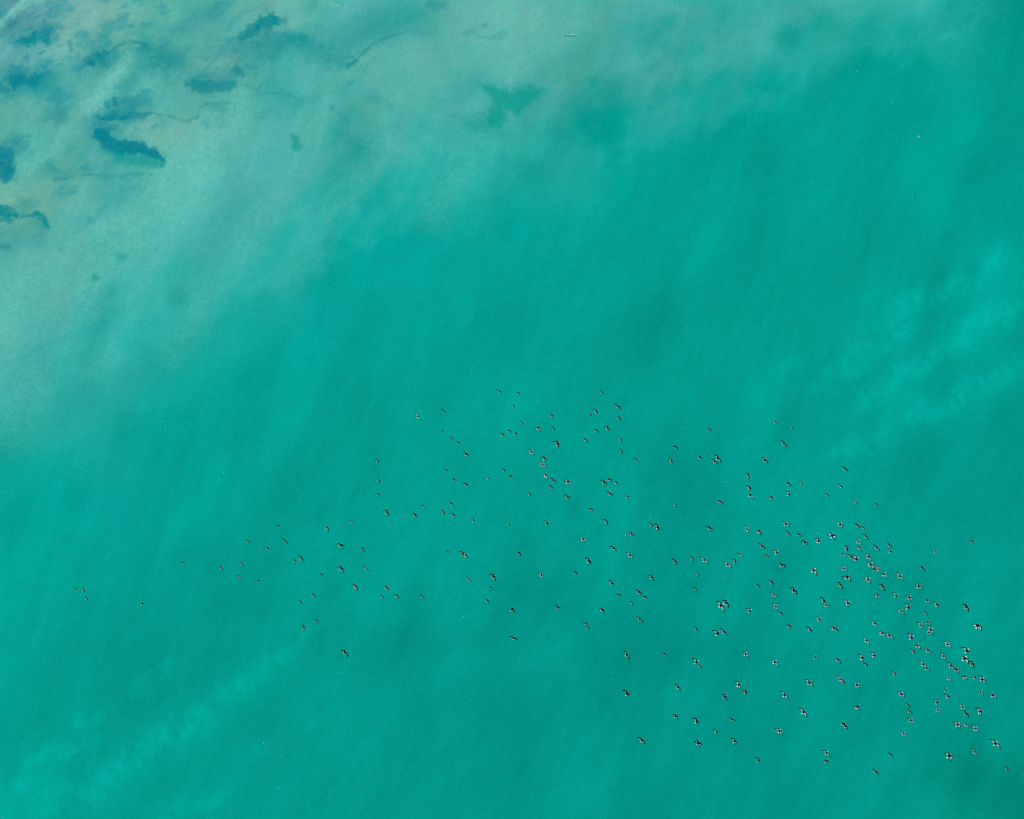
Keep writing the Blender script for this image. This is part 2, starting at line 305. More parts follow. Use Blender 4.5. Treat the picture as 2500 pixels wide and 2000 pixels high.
def base_colour(u, v):
    n1 = fbm(u, v, 240, 11, 6, 50, 2.0)
    n2 = fbm(u, v, 90, 23, 6, 35, 1.6, .55)
    n3 = fbm(u, v, 24, 37, 5, 60, 1.5, .6)
    nf = fbm(u, v, 7, 53, 4, 0, 1.0, .65)
    uw = u + 26 * n2 + 7 * n3
    vw = v + 26 * fbm(u, v, 90, 71, 5) + 7 * fbm(u, v, 22, 79, 4)
    t = 0.16 * n1 + 0.12 * n2 + 0.05 * n3 + 0.03 * nf
    for (cx, cy, rx, ry, a, amt) in SOFT:
        t = t + 0.38 * amt * blob(uw, vw, cx, cy, rx * 1.15, ry * 1.15, a)
    # fine puffs of stirred silt, where the photo shows them
    puff = (blob(u, v, 2330, 900, 230, 190, 25) + blob(u, v, 300, 1800, 330, 150, 30) + blob(u, v, 620, 1560, 190, 90, 35)
            + .7 * blob(u, v, 2420, 700, 130, 120) + .5 * blob(u, v, 1320, 1590, 190, 60, 20))
    pn = fbm(u + 20 * n3, v + 12 * n3, 44, 91, 5, 55, 1.9, .62)
    t = t + np.clip(puff, 0, 1) * (0.30 * np.clip(pn, -.35, 1.2))
    # soft painted light shafts running from lower left to upper right
    t = t + 0.10 * fbm(u, v, 110, 131, 4, 62, 5.0) * sstep(500, 1000, u + v * .4)
    d = lin((0, 139, 123)); m = lin((0, 156, 143)); b = lin((0, 168, 157))
    tt = np.clip(t, -1, 1)[..., None]
    col = np.where(tt < 0, m + (m - d) * tt * 1.0, m + (b - m) * tt * 1.1)
    # greener to the right and below
    g = (sstep(900, 2500, u) * 0.5 + sstep(1100, 2000, v) * 0.35)[..., None]
    col = col * (1 - g * np.array([0, .05, .13]))
    # pale shallow bank at the upper left
    ed = poly_dist(u, v, SALT_EDGE) + 70 * n2 + 40 * n1 + 14 * n3
    s = sstep(90, -330, ed)
    s = np.clip(s * 1.05, 0, 1)
    far = sstep(60, -150, ed)
    pale = lin((62, 176, 165)) ; paler = lin((96, 182, 168)); sand = lin((112, 176, 157)); mauve = lin((96, 156, 162))
    w = np.clip(.5 + .55 * fbm(u, v, 170, 151, 5, 40, 1.4) + .25 * n3, 0, 1)[..., None]
    sandy = np.clip(blob(uw, vw, 190, 60, 120, 70) + blob(uw, vw, 420, 320, 110, 50) * .9 + blob(uw, vw, 60, 500, 130, 70) * .8
                    + blob(uw, vw, 560, 160, 60, 50) * .7 + blob(uw, vw, 700, 20, 90, 40) * .6 + blob(uw, vw, 950, 120, 150, 60) * .35
                    + blob(uw, vw, 80, 260, 120, 40) * .6 + blob(uw, vw, 1300, 60, 260, 60) * .25 + blob(uw, vw, 170, 340, 60, 60) * .2
                    + blob(uw, vw, 1100, 240, 60, 60) * .3, 0, 1)
    sandy = np.clip(sandy * (1 + .35 * n3) , 0, 1)[..., None]
    mv = np.clip(blob(uw, vw, 0, 10, 110, 60) + .8 * blob(uw, vw, 150, 8, 90, 30) + .5 * blob(uw, vw, 40, 130, 90, 60)
                 + .35 * blob(uw, vw, 230, 300, 90, 40) + .3 * blob(uw, vw, 520, 190, 80, 30), 0, 1)[..., None]
    bank = pale + (paler - pale) * (w * .8) * sstep(.3, 1, s)[..., None]
    bank = bank + (sand - bank) * sandy * .5
    bank = bank + (mauve - bank) * mv * .5
    mid = lin((30, 168, 157))
    sh = s[..., None]
    near = mid + (bank - mid) * sstep(.25, .95, s)[..., None]
    k = sstep(0.02, .42, s)[..., None]
    # drifting darker veils inside the bank
    veil = np.clip(fbm(u, v, 120, 171, 5, 30, 1.6) - .12, 0, 1)
    veil = veil * (blob(u, v, 500, 130, 520, 170) + .6 * blob(u, v, 1650, 120, 500, 130) + .5 * blob(u, v, 850, 420, 260, 160) + .4 * blob(u, v, 200, 250, 250, 250))
    out = col + (near - col) * k
    vc = lin((14, 160, 150))
    out = out + (vc - out) * np.clip(veil * 1.15, 0, .75)[..., None]
    return out

SILT = [([(-60,2010,30),(130,1955,26),(240,1900,30),(380,1816,26),(463,1779,24),(544,1698,18),(603,1665,18),(760,1590,8),(900,1520,6)],.075),
 ([(-20,1900,14),(95,1850,14),(220,1757,12),(331,1676,8)],.05),
 ([(1900,1140,8),(2050,1100,14),(2130,1068,20),(2267,1010,14),(2383,945,26),(2520,885,20)],.075),
 ([(2000,960,8),(2090,880,14),(2190,820,16),(2330,790,16),(2423,772,20),(2520,735,14)],.06), ([(2180,930,10),(2280,866,10),(2380,800,8)],.05),
 ([(2190,760,8),(2300,718,12),(2420,650,18),(2510,600,10)],.05), ([(1180,1610,4),(1310,1588,8),(1403,1500,6),(1560,1420,4)],.045)]
PUFFS = [(2420,649,30),(2377,692,25),(2328,695,22),(2298,719,22),(2230,737,24),(2194,762,25),(2188,829,22),(2475,756,24),(2423,774,30),(2374,789,24),
 (2340,838,22),(2280,866,20),(2261,893,20),(2218,903,24),(2181,927,25),(2145,964,28),(2090,866,22),(2102,893,20),(2108,982,22),(2475,909,26),(2426,918,22),
 (2383,945,42),(2340,976,28),(2304,988,26),(2267,1013,22),(2237,998,22),(2132,1068,36),(2090,1080,20),(1930,890,22),(2040,1110,18),(2010,930,18),
 (603,1665,36),(544,1698,30),(492,1735,26),(463,1779,40),(382,1816,40),(331,1860,30),(279,1882,26),(220,1757,24),(184,1823,24),(95,1853,26),(51,1919,32),
 (132,1970,38),(242,1919,42),(331,1676,20),(404,1632,16),(412,1978,30),(515,1955,26),(640,1830,18),(20,1980,30),(690,1600,18),(740,1560,16),
 (760,1760,14)]

def water_colour(u, v):
    out = sea_tint(u, v)
    n3 = fbm(u, v, 24, 37, 5, 60, 1.5, .6)
    nf = fbm(u, v, 7, 53, 4, 0, 1.0, .65)
    n4 = fbm(u, v, 34, 401, 4, 62, 2.2, .6)
    # puffs of stirred silt with ripples across them
    wu = u + 12 * n4; wv = v + 12 * fbm(u, v, 30, 421, 4)
    pf = np.zeros_like(u)
    for (cx, cy, r) in PUFFS:
        pf = np.maximum(pf, blob(wu, wv, cx, cy, r * 2.0, r * .9, 38))
        pf = np.maximum(pf, .45 * blob(wu, wv, cx, cy, r * 1.3, r * .6, -52))
    rip = fbm(u, v, 13, 441, 4, -55, 3.0, .55)
    pf = pf * np.clip(.8 + .5 * rip, 0, 1.4)
    out = out * (1 + .18 * (pf - .12))[..., None]
    for pts, amp in SILT:
        bd = sstep(85, -25, seg_dist(wu + 26 * n4, wv + 14 * n3, pts)) * np.clip(.8 + .5 * rip + .4 * n4, 0, 1.5)
        out = out * (1 + .5 * amp * bd)[..., None]
    # long soft light shafts, painted into the water colour
    sh = fbm(u, v, 52, 461, 4, 73, 7.0, .5) + .7 * fbm(u, v, 130, 481, 3, 52, 4.0, .5)
    out = out * (1 + .06 * np.clip(sh, -1.2, 1.2))[..., None]
    # mottled patches of weed and sand over the shallows
    mo = np.clip(fbm(u + 10 * n4, v, 38, 501, 6, 20, 1.7, .62) - .12, 0, 1) * np.clip(1.1 * blob(u, v, 250, 150, 420, 260) + .35 * blob(u, v, 80, 480, 200, 120), 0, 1)
    out = out + (lin((20, 148, 154)) - out) * np.clip(mo * 1.35, 0, .6)[..., None]
    fr = sstep(.30, .60, fbm(u, v, 13, 521, 5, 10, 1.5, .6)) * np.clip(blob(u, v, 90, 110, 130, 110) + blob(u, v, 290, 270, 90, 50) + blob(u, v, 30, 390, 80, 60)
        + blob(u, v, 540, 190, 90, 40) + .8 * blob(u, v, 620, 90, 90, 60) + .6 * blob(u, v, 90, 530, 70, 40) + .6 * blob(u, v, 390, 130, 90, 50), 0, 1)
    out = out + (lin((0, 138, 152)) - out) * (fr * .62)[..., None]
    for P, rr, aa in ((P_REEF_A, 26, .30), (P_REEF_B, 22, .25), (P_REEF_C, 28, .30), (P_COMMA, 26, .22), (P_HEART, 40, .22)):
        dd = poly_dist(u, v, P) + 14 * n4
        out = out + (lin((14, 152, 150)) - out) * (sstep(rr, -4, dd) * aa)[..., None]
    sandy = blob(u, v, 400, 200, 700, 320)
    out = out * (1 + .035 * n4 + .03 * n3 * sandy)[..., None]
    blue = lin((0, 132, 158)); teal = lin((0, 149, 146)); green = lin((0, 152, 132))
    # pale streaks
    lc = lin((120, 200, 186))
    for pts, soft, amt in LIGHT:
        dd = seg_dist(u + 3 * n3, v + 3 * n3, pts)
        a = sstep(soft, -soft * .3, dd) * amt * np.clip(.85 + .5 * nf, .2, 1.2)
        out = out + (lc - out) * np.clip(a, 0, 1)[..., None] * .62
    # reef and weed
    blue = lin((0, 128, 143)); teal = lin((0, 144, 142)); green = lin((0, 150, 132))
    rag1 = fbm(u, v, 14, 201, 5, 0, 1, .62); rag2 = fbm(u, v, 5, 211, 3)
    inner = np.clip(.88 + .22 * rag1 + .12 * rag2, 0, 1.1)
    for pts, soft, rag, bl, st in REEF:
        x0 = min(p[0] - p[2] for p in pts) - soft * 2 - rag * 2; x1 = max(p[0] + p[2] for p in pts) + soft * 2 + rag * 2
        y0 = min(p[1] - p[2] for p in pts) - soft * 2 - rag * 2; y1 = max(p[1] + p[2] for p in pts) + soft * 2 + rag * 2
        q = np.nonzero((u > x0) & (u < x1) & (v > y0) & (v < y1))
        if len(q[0]) == 0: continue
        dd = seg_dist(u[q], v[q], pts) + rag * .95 * rag1[q] + rag * .3 * rag2[q]
        thin = 1.0 if soft > 3 else np.clip(1.05 + .7 * n4[q] + .35 * rag2[q], .1, 1.15)
        a = np.clip(sstep(soft * (1.25 if soft > 3 else 1.5), -soft * .7, dd) * st * inner[q] * thin, 0, 1)[..., None]
        c = teal + (blue - teal) * min(bl, 1) if bl >= 0 else teal + (green - teal) * min(1, -bl * 3)
        if bl > 1: c = lin((40, 140, 160))
        out[q] = out[q] + (c - out[q]) * a
    dd = poly_dist(u, v, P_COMMA) - 1 + 6 * rag1 + 2.5 * rag2
    up = sstep(30, -10, (v - 366) - (u - 310) * .2)[..., None]
    low = sstep(16, -8, poly_dist(u, v, P_COMMA_LOW) + 8 * rag1)
    out = out + (lin((0, 150, 146)) - out) * (low * .72)[..., None]
    a = np.clip(sstep(4, -4, dd) * (.5 * inner + .5), 0, 1)[..., None]
    out = out + (teal + (blue - teal) * up - out) * a
    for P in (P_REEF_A, P_REEF_B, P_REEF_C):
        dd = poly_dist(u, v, P) + 4 * rag1 + 3 * rag2
        out = out + (blue + (teal - blue) * np.clip(.3 + .8 * n4, 0, .8)[..., None] - out) * np.clip(sstep(6, -5, dd) * (.5 * inner + .45), 0, 1)[..., None]
    for P, soft, st in ((P_HEART, 13, .86), (P_HEART2, 26, .6)):
        dd = poly_dist(u, v, P) - 2 + 8 * rag1 + 3 * rag2 + 9 * sstep(1250, 1160, u)
        out = out + (lin((0, 154, 142)) - out) * np.clip(sstep(soft, -soft * .8, dd) * st * (inner * .4 + .6), 0, 1)[..., None]
    # pixel-scale mottling
    out = out * (1 + 0.045 * nf + .02 * rag2)[..., None]
    return np.clip(out, 0.0002, 1)

def axis(half, step, end):
    a = list(np.arange(0, half + 1e-6, step))
    s = step
    while a[-1] < end:
        s = min(s * 1.25, 600)
        a.append(a[-1] + s)
    a = np.array(a)
    return np.concatenate([-a[:0:-1], a])

def build_water():
    X = axis(74, 0.16, 3500); Y = axis(60, 0.16, 3500)
    nx, ny = len(X), len(Y)
    gx, gy = np.meshgrid(X, Y)
    u = gx / MPP + 1250; v = 1000 - gy / MPP
    c = water_colour(np.clip(u, -3000, 6000), np.clip(v, -3000, 6000)) / GAIN
    co = np.stack([gx, gy, np.zeros_like(gx)], -1).reshape(-1, 3).astype(np.float32)
    idx = np.arange(nx * ny).reshape(ny, nx)
    q = np.stack([idx[:-1, :-1], idx[:-1, 1:], idx[1:, 1:], idx[1:, :-1]], -1).reshape(-1, 4)
    me = bpy.data.meshes.new("water")
    me.vertices.add(len(co)); me.vertices.foreach_set("co", co.ravel())
    me.loops.add(q.size); me.loops.foreach_set("vertex_index", q.ravel().astype(np.int32))
    me.polygons.add(len(q)); me.polygons.foreach_set("loop_start", np.arange(0, q.size, 4, dtype=np.int32))
    me.update(calc_edges=True)
    at = me.color_attributes.new("water_tint", 'FLOAT_COLOR', 'POINT')
    rgba = np.ones((nx * ny, 4), np.float32); rgba[:, :3] = c.reshape(-1, 3)
    at.data.foreach_set("color", rgba.ravel())
    o = bpy.data.objects.new("water", me)
    COL.objects.link(o)
    o["kind"] = "structure"
    # material: tint of the bottom, silt and painted light shafts, fine ripples, faint wind streaks
    m = bpy.data.materials.new("sea_water"); m.use_nodes = True
    nt = m.node_tree; L = nt.links; N = nt.nodes
    b = N["Principled BSDF"]
    a = N.new("ShaderNodeAttribute"); a.attribute_name = "water_tint"
    tc = N.new("ShaderNodeTexCoord")
    g = N.new("ShaderNodeTexNoise"); g.inputs["Scale"].default_value = 5.5; g.inputs["Detail"].default_value = 4; g.inputs["Roughness"].default_value = .75
    L.new(tc.outputs["Object"], g.inputs["Vector"])
    mr = N.new("ShaderNodeMapRange"); mr.inputs[1].default_value = .25; mr.inputs[2].default_value = .75; mr.inputs[3].default_value = .81; mr.inputs[4].default_value = 1.19
    L.new(g.outputs["Fac"], mr.inputs[0])
    mp = N.new("ShaderNodeMapping"); mp.inputs["Rotation"].default_value = (0, 0, math.radians(-72)); 
    L.new(tc.outputs["Object"], mp.inputs["Vector"])
    mp2 = N.new("ShaderNodeMapping"); mp2.inputs["Scale"].default_value = (0.55, 5.0, 1)
    L.new(mp.outputs[0], mp2.inputs["Vector"])
    st = N.new("ShaderNodeTexNoise"); st.inputs["Scale"].default_value = 1.0; st.inputs["Detail"].default_value = 2; st.inputs["Distortion"].default_value = .3
    L.new(mp2.outputs[0], st.inputs["Vector"])
    sr = N.new("ShaderNodeMapRange"); sr.inputs[1].default_value = .61; sr.inputs[2].default_value = .80; sr.inputs[3].default_value = 0; sr.inputs[4].default_value = .17
    L.new(st.outputs["Fac"], sr.inputs[0])
    ad = N.new("ShaderNodeMath"); ad.operation = 'ADD'
    L.new(mr.outputs[0], ad.inputs[0]); L.new(sr.outputs[0], ad.inputs[1])
    vm = N.new("ShaderNodeVectorMath"); vm.operation = 'SCALE'
    L.new(a.outputs["Color"], vm.inputs[0]); L.new(ad.outputs[0], vm.inputs["Scale"])
    L.new(vm.outputs[0], b.inputs["Base Color"])
    w = N.new("ShaderNodeTexNoise"); w.inputs["Scale"].default_value = 2.2; w.inputs["Detail"].default_value = 6; w.inputs["Roughness"].default_value = .6
    L.new(tc.outputs["Object"], w.inputs["Vector"])
    bp = N.new("ShaderNodeBump"); bp.inputs["Strength"].default_value = .5; bp.inputs["Distance"].default_value = .06
    L.new(w.outputs["Fac"], bp.inputs["Height"]); L.new(bp.outputs[0], b.inputs["Normal"])
    b.inputs["Roughness"].default_value = .28
    b.inputs["Specular IOR Level"].default_value = .02
    me.materials.append(m)
    return o

build_water()

# ------------------------------------------------------------------ seabirds
M_BLACK = mat("black_feathers", (0.006, 0.007, 0.008), .7, .1)
M_SLATE = mat("slate_feathers", (0.008, 0.008, 0.009), .7, .1)
M_WHITE = mat("white_feathers", (0.78, 0.93, 0.91), .7, .1)
M_GREY = mat("pale_grey_feathers", (0.16, 0.26, 0.27), .7, .1)
M_BEAK = mat("beak", (0.30, 0.20, 0.06), .4, .3)
BLACK, SLATE, WHITE, GREY, BEAK = range(5)
MATS = [M_BLACK, M_SLATE, M_WHITE, M_GREY, M_BEAK]

# wing pose: (inner sweep, inner dihedral, outer sweep, outer dihedral) in degrees; sweep + = forwards
POSES = {
 'g':  [((16, 10, -20, -4), (16, 10, -20, -4)), ((22, 4, -32, 2), (12, 12, -20, -8)), ((10, 16, -12, 0), (20, 6, -30, -4))],
 'm':  [((22, 24, -62, -14), (22, 24, -62, -14)), ((10, 12, -50, -22), (26, 30, -66, -22)), ((28, 34, -58, 4), (18, 20, -64, -20))],
 'l':  [((14, 8, -38, -4), (-6, -58, -58, -62)), ((24, 14, -44, 2), (-20, 66, -50, 40)), ((4, 4, -30, -6), (-10, -46, -74, -40))],
 'r':  [((-6, -58, -58, -62), (14, 8, -38, -4)), ((-20, 66, -50, 40), (24, 14, -44, 2)), ((-10, -46, -74, -40), (4, 4, -30, -6))],
 'c':  [((0, 54, -52, 62), (0, 54, -52, 62)), ((8, -50, -66, -30), (4, 46, -62, 34)), ((14, 40, -78, 20), (-4, -56, -66, -50))],
}
def wing_dir(side, sweep, dih):
    s, d = math.radians(sweep), math.radians(dih)
    return Vector((math.sin(s) * math.cos(d), side * math.cos(s) * math.cos(d), math.sin(d)))

def bird_mesh(name, pose, light, var):
    bm = bmesh.new()
    # body: rings along x (beak tip to tail tip): x, half width, half height, z, material
    HEAD = WHITE if light and var % 2 == 0 else GREY
    rings = [(0.345, .004, .004, -.004, BEAK), (0.29, .014, .015, 0, BEAK), (0.275, .026, .026, .004, HEAD), (0.235, .040, .040, .008, HEAD),
             (0.19, .040, .040, .006, HEAD), (0.155, .060, .050, .002, SLATE), (0.11, .088, .062, -.002, SLATE), (0.04, .108, .074, -.006, SLATE),
             (-0.04, .106, .070, -.006, SLATE), (-0.11, .082, .054, -.002, SLATE), (-0.15, .050, .036, .002, WHITE if light else SLATE), (-0.19, .046, .018, .004, WHITE),
             (-0.25, .064, .008, .006, WHITE), (-0.28, .074, .006, .006, BLACK), (-0.315, .070, .003, .006, BLACK)]
    n = 10
    prev = None
    for x, hw, hh, z, mi in rings:
        ring = [bm.verts.new((x, hw * math.cos(2 * math.pi * k / n), z + hh * math.sin(2 * math.pi * k / n))) for k in range(n)]
        if prev:
            for k in range(n):
                f = bm.faces.new((prev[k], prev[(k + 1) % n], ring[(k + 1) % n], ring[k]))
                zz = sum(q.co.z for q in f.verts) / 4
                f.material_index = pm if not (pm == SLATE and zz < -.03) else WHITE
                f.smooth = True
        else:
            bm.faces.new(ring).material_index = BEAK
        prev = ring; pm = mi
    bm.faces.new(prev[::-1]).material_index = BLACK
    # wings: stations root -> wrist -> tip
    for side, (si, di, so, do) in ((1, pose[0]), (-1, pose[1])):
        root = Vector((0.055, side * .055, .012))
        a = wing_dir(side, si, di); b = wing_dir(side, so, do)
        L1, L2 = .27, .45
        st = []
        for k in range(5):
            t = k / 4
            st.append((root + a * (L1 * t), (.205 - .03 * t if light else .215 - .02 * t), a, t * .39))
        wrist = root + a * L1
        for k in range(1, 8):
            t = k / 7
            ch = (.150 if light else .175) * (1 - t) ** .7 + .016
            dd = a.lerp(b, min(1, .35 + t)).normalized()
            pos = wrist + (a * (.06 * t * (1 - t))) + b * (L2 * t)
            st.append((pos, ch, dd, .39 + .61 * t))
        prevr = None
        for (p, ch, d, fr) in st:
            fwd = Vector((1, 0, 0)); fwd = (fwd - d * fwd.dot(d) * .85).normalized()
            up = d.cross(fwd).normalized() * (1 if side < 0 else -1)
            if up.z < 0 and abs(di) < 60: up = -up
            th = .016 * (1 - fr * .75)
            prof = [(0.30, 0), (.14, .9), (-.10, .7), (-.58 if not light else -.44, .45), (-.80, .0), (-.42, -.25), (-.05, -.5)]
            ring = [bm.verts.new(p + fwd * (x * ch) + up * (y * th)) for x, y in prof]
            if prevr:
                m = len(prof)
                for k in range(m):
                    vs = (prevr[k], prevr[(k + 1) % m], ring[(k + 1) % m], ring[k])
                    if side > 0: vs = vs[::-1]
                    f = bm.faces.new(vs)
                    f.smooth = True
                    tip = fr > (.66 if light else .60)
                    inn = .10 < fr
                    if k == 0: mi = BLACK
                    elif k == 1: mi = BLACK if tip else SLATE
                    elif k == 2: mi = BLACK if tip else (GREY if light and .14 < fr < .45 else SLATE)
                    elif k == 3: mi = BLACK if tip or (not light and fr > .50) else (WHITE if inn else SLATE)
                    else: mi = BLACK
                    f.material_index = mi
            else:
                bm.faces.new(ring if side > 0 else ring[::-1]).material_index = SLATE
            prevr = ring
        bm.faces.new(prevr[::-1] if side > 0 else prevr).material_index = BLACK
    bmesh.ops.recalc_face_normals(bm, faces=bm.faces)
    me = bpy.data.meshes.new(name)
    bm.to_mesh(me); bm.free()
    for mm in MATS: me.materials.append(mm)
    pts = [v.co for v in me.vertices]
    ext = max((Vector((p.x, p.y)) - Vector((q.x, q.y))).length for p in pts[::3] for q in pts[::3])
    return me, ext

PROTO = {}
jr = random.Random(77)
for code, variants in POSES.items():
    variants = variants + [tuple(tuple(a + jr.uniform(-15, 15) for a in w) for w in p) for p in variants]
    for i, ps in enumerate(variants):
        for light in (False, True):
            PROTO[(code, i, light)] = bird_mesh("seabird", ps, light, i)

# birds read off the photograph tile by tile: tile origin, pixels per unit, then x, y, pose (capital = pale wings), extent, heading
T = []
def tile(x0, y0, w, items):
    k = w / 2156.0
    for (px, py, c, e, hd) in items:
        T.append((x0 + px * k, y0 + py * k, c, e * k, hd))

tile(150,1250,400,[(188,1022,'c',44,50),(298,1030,'l',48,30),(335,1138,'l',60,25),(1068,1208,'c',55,50),(1600,668,'m',52,45),(2107,735,'m',56,45)])
tile(550,1250,400,[(713,187,'c',42,60),(1338,207,'r',85,35),(1663,120,'c',42,50),(303,390,'g',85,50),(792,385,'g',95,42),(557,475,'c',50,45),
 (1522,437,'m',100,50),(1800,485,'r',80,40),(1002,612,'g',115,50),(917,640,'c',60,45),(213,685,'g',85,42),(1530,748,'m',105,45),(1857,742,'g',90,50),
 (182,855,'m',55,45),(437,905,'c',48,50),(1262,822,'c',48,45),(1715,982,'g',130,52),(1155,1090,'r',85,45),(995,1190,'l',65,40),(1198,1425,'r',75,50),(1035,1517,'m',75,50),(1579,1849,'g',140,42)])
tile(850,930,400,[(1993,135,'g',80,50),(1257,397,'g',70,50),(917,470,'G',110,50),(1240,665,'c',45,45),(1367,757,'l',60,45),(1460,818,'l',70,50),
 (1553,962,'m',85,50),(2035,708,'m',75,50),(2115,655,'r',75,50),(382,1052,'m',55,50),(397,1303,'r',65,50),(400,1497,'m',48,50),(1302,1178,'l',62,45),
 (1393,1298,'m',65,45),(1565,1365,'l',95,45),(1848,1287,'c',48,45),(2060,1182,'l',70,40),(1367,1617,'c',50,45),(1000,1660,'l',55,45)])
tile(900,1230,400,[(240,115,'m',95,45),(612,147,'m',75,45),(300,250,'c',45,60),(988,110,'m',70,50),(1122,150,'m',75,50),(1380,220,'l',80,45),(1840,262,'r',65,45),
 (1037,620,'r',48,45),(1235,662,'l',90,45),(1275,677,'g',105,40),(1978,645,'c',62,45),(1320,995,'g',95,45),(1645,960,'m',105,45),(1608,1100,'r',75,45),
 (1557,1268,'r',80,45),(1888,1388,'c',75,45),(240,1108,'m',78,45),(182,1222,'m',58,50),(370,1210,'r',85,40),(705,1222,'g',95,40)])
tile(1220,930,400,[(238,155,'r',50,45),(183,340,'l',60,40),(295,552,'l',60,45),(215,690,'c',50,45),(507,620,'R',90,45),(690,455,'l',70,45),(715,632,'l',70,45),
 (1350,152,'l',60,45),(1272,400,'l',80,45),(1197,448,'m',60,50),(1555,335,'g',120,50),(1567,482,'r',75,45),(1423,628,'m',90,50),(1270,652,'r',75,45),
 (1590,765,'r',70,50),(1127,775,'g',95,50),(765,828,'l',110,45),(415,935,'G',125,50),(1610,937,'l',75,45),(1800,1037,'l',75,45),(590,1022,'m',80,45),
 (562,1103,'G',130,50),(155,1257,'c',62,45),(607,1247,'R',90,40),(703,1307,'g',100,48),(900,1328,'M',95,45),(677,1395,'m',65,45),(397,1492,'c',58,45),
 (893,1528,'m',85,45),(1373,1335,'m',100,45),(1440,1293,'r',75,45),(1537,1340,'c',58,45),(1453,1485,'g',115,50),(1680,1522,'m',70,45)])
tile(1220,1230,400,[(1203,73,'m',70,50),(623,257,'l',80,45),(1405,235,'l',85,45),(1995,272,'c',58,45),(2080,310,'l',100,45),(1670,413,'L',60,35),(1737,398,'m',80,45),
 (1097,465,'M',85,45),(1503,583,'g',120,55),(1712,680,'G',130,48),(1178,755,'l',100,45),(1002,910,'m',75,45),(548,938,'M',90,45),(2003,970,'m',90,45),
 (1475,1043,'l',85,45),(1830,1160,'r',95,45),(1915,1228,'c',55,45),(1563,1193,'r',70,55),(1733,1300,'r',75,45),(763,1362,'m',80,45),(1350,1393,'m',95,45),
 (1138,1577,'m',75,50),(1168,1637,'l',75,45),(1845,1520,'g',115,42)])
tile(1220,1530,400,[(185,152,'g',120,55),(1670,370,'g',135,45),(1680,882,'l',115,45),(1870,1495,'g',140,45)])
tile(1600,1000,300,[(948,345,'r',80,45),(2105,212,'r',85,50),(353,650,'r',120,45),(287,905,'l',105,45),(788,838,'c',80,40),(1100,855,'g',190,48),(1045,910,'g',150,48),
 (1925,888,'g',165,45),(1633,1155,'l',110,40),(1658,1375,'l',120,40),(1665,1500,'R',135,45),(1135,1612,'r',110,45),(2030,1540,'m',90,50),(350,1670,'r',85,50)])
tile(1880,1000,300,[(403,328,'C',70,40),(245,595,'g',160,48),(1315,1040,'g',145,55),(315,1290,'r',120,45),(548,1290,'l',90,45),(335,1490,'L',135,40),(1250,1350,'l',105,45),
 (1010,1495,'r',90,50),(1495,1615,'L',85,40),(1875,1675,'l',100,40)])
tile(1600,1240,300,[(955,350,'r',130,45),(1605,375,'L',130,40),(1820,410,'r',125,45),(1867,668,'g',165,48),(350,940,'l',125,40),(655,893,'l',95,45),(860,915,'G',190,48),
 (1487,810,'R',120,45),(1270,995,'G',180,48),(1405,945,'l',115,38),(1960,848,'m',90,45),(735,1162,'r',85,45),(697,1408,'r',95,45),(1793,1355,'r',100,45),(2045,1310,'m',120,48)])
tile(1600,1480,300,[(1154,-11,'G',250,42),(1246,-55,'l',145,45),(1660,85,'L',140,45),(720,405,'m',110,45),(1090,480,'L',165,42),(1203,450,'g',165,48),(168,850,'m',95,48),
 (723,985,'L',170,42),(775,1045,'r',100,48),(1580,840,'R',125,45),(400,1420,'g',165,45),(1215,1590,'m',140,42),(1465,1385,'L',160,42),(1583,1503,'c',90,50)])
tile(1600,1700,300,[(355,350,'m',115,45),(730,440,'l',150,42),(1340,403,'g',145,55),(1075,625,'l',100,45),(755,820,'m',145,45),(1393,790,'m',135,45),(1815,1130,'l',120,40)])
tile(1880,1230,240,[(350,445,'G',235,48),(403,650,'g',165,42),(635,675,'m',120,45),(760,850,'m',160,50),(1065,820,'L',185,45),(1365,700,'M',190,50),(1535,450,'R',170,48),
 (1920,475,'g',190,52),(2045,520,'m',100,48),(1935,830,'R',165,50),(1960,965,'R',150,50),(1695,1000,'l',165,42),(1590,1105,'R',130,50),(1780,1165,'g',210,45),
 (1895,1215,'L',190,42),(150,1075,'L',180,48),(255,1335,'r',175,50),(955,1460,'R',200,42),(1615,1420,'G',215,52),(1690,1605,'R',210,50)])
tile(2100,1230,240,[(130,715,'g',180,48),(360,965,'g',205,45),(635,905,'g',175,48),(665,1050,'L',150,45),(185,1165,'G',250,45),(1655,1060,'L',120,42),(1360,1405,'g',195,45),
 (230,1335,'R',200,45),(405,1435,'L',150,40),(320,1440,'m',120,45),(525,1550,'R',180,48),(870,1590,'G',250,45),(175,1660,'R',190,45)])
tile(2260,1230,240,[(1015,820,'c',95,45)])
tile(1880,1410,240,[(80,380,'G',195,50),(520,285,'m',200,50),(1540,160,'g',215,48),(1185,510,'l',180,42),(1225,610,'G',190,50),(1710,560,'L',190,40),(130,640,'L',170,40),
 (235,780,'m',125,48),(1085,920,'L',170,42),(425,1070,'m',125,48),(885,1150,'l',160,42),(1390,1105,'R',160,50),(1460,1150,'m',130,45)])
tile(2100,1410,240,[(490,200,'l',175,45),(375,385,'M',170,50),(790,400,'L',155,45),(1280,195,'M',190,50),(1080,440,'M',180,50),(1465,500,'R',150,52),(1690,600,'L',185,42),
 (1060,660,'L',210,42),(900,735,'R',160,52),(1430,760,'r',120,50),(320,1010,'R',160,52),(480,1215,'R',180,48),(640,1275,'G',240,48),(140,1385,'G',230,45),
 (1130,1320,'L',210,38),(1335,1050,'L',160,42),(1480,985,'R',140,52),(1545,1145,'G',270,45),(1505,1205,'G',210,50),(1250,1490,'R',190,52),(1180,1630,'L',180,42),
 (1485,1600,'G',235,45),(1920,1470,'G',230,45)])
tile(2260,1410,240,[(890,640,'l',190,45),(1135,1060,'R',240,55),(905,1610,'L',210,42)])
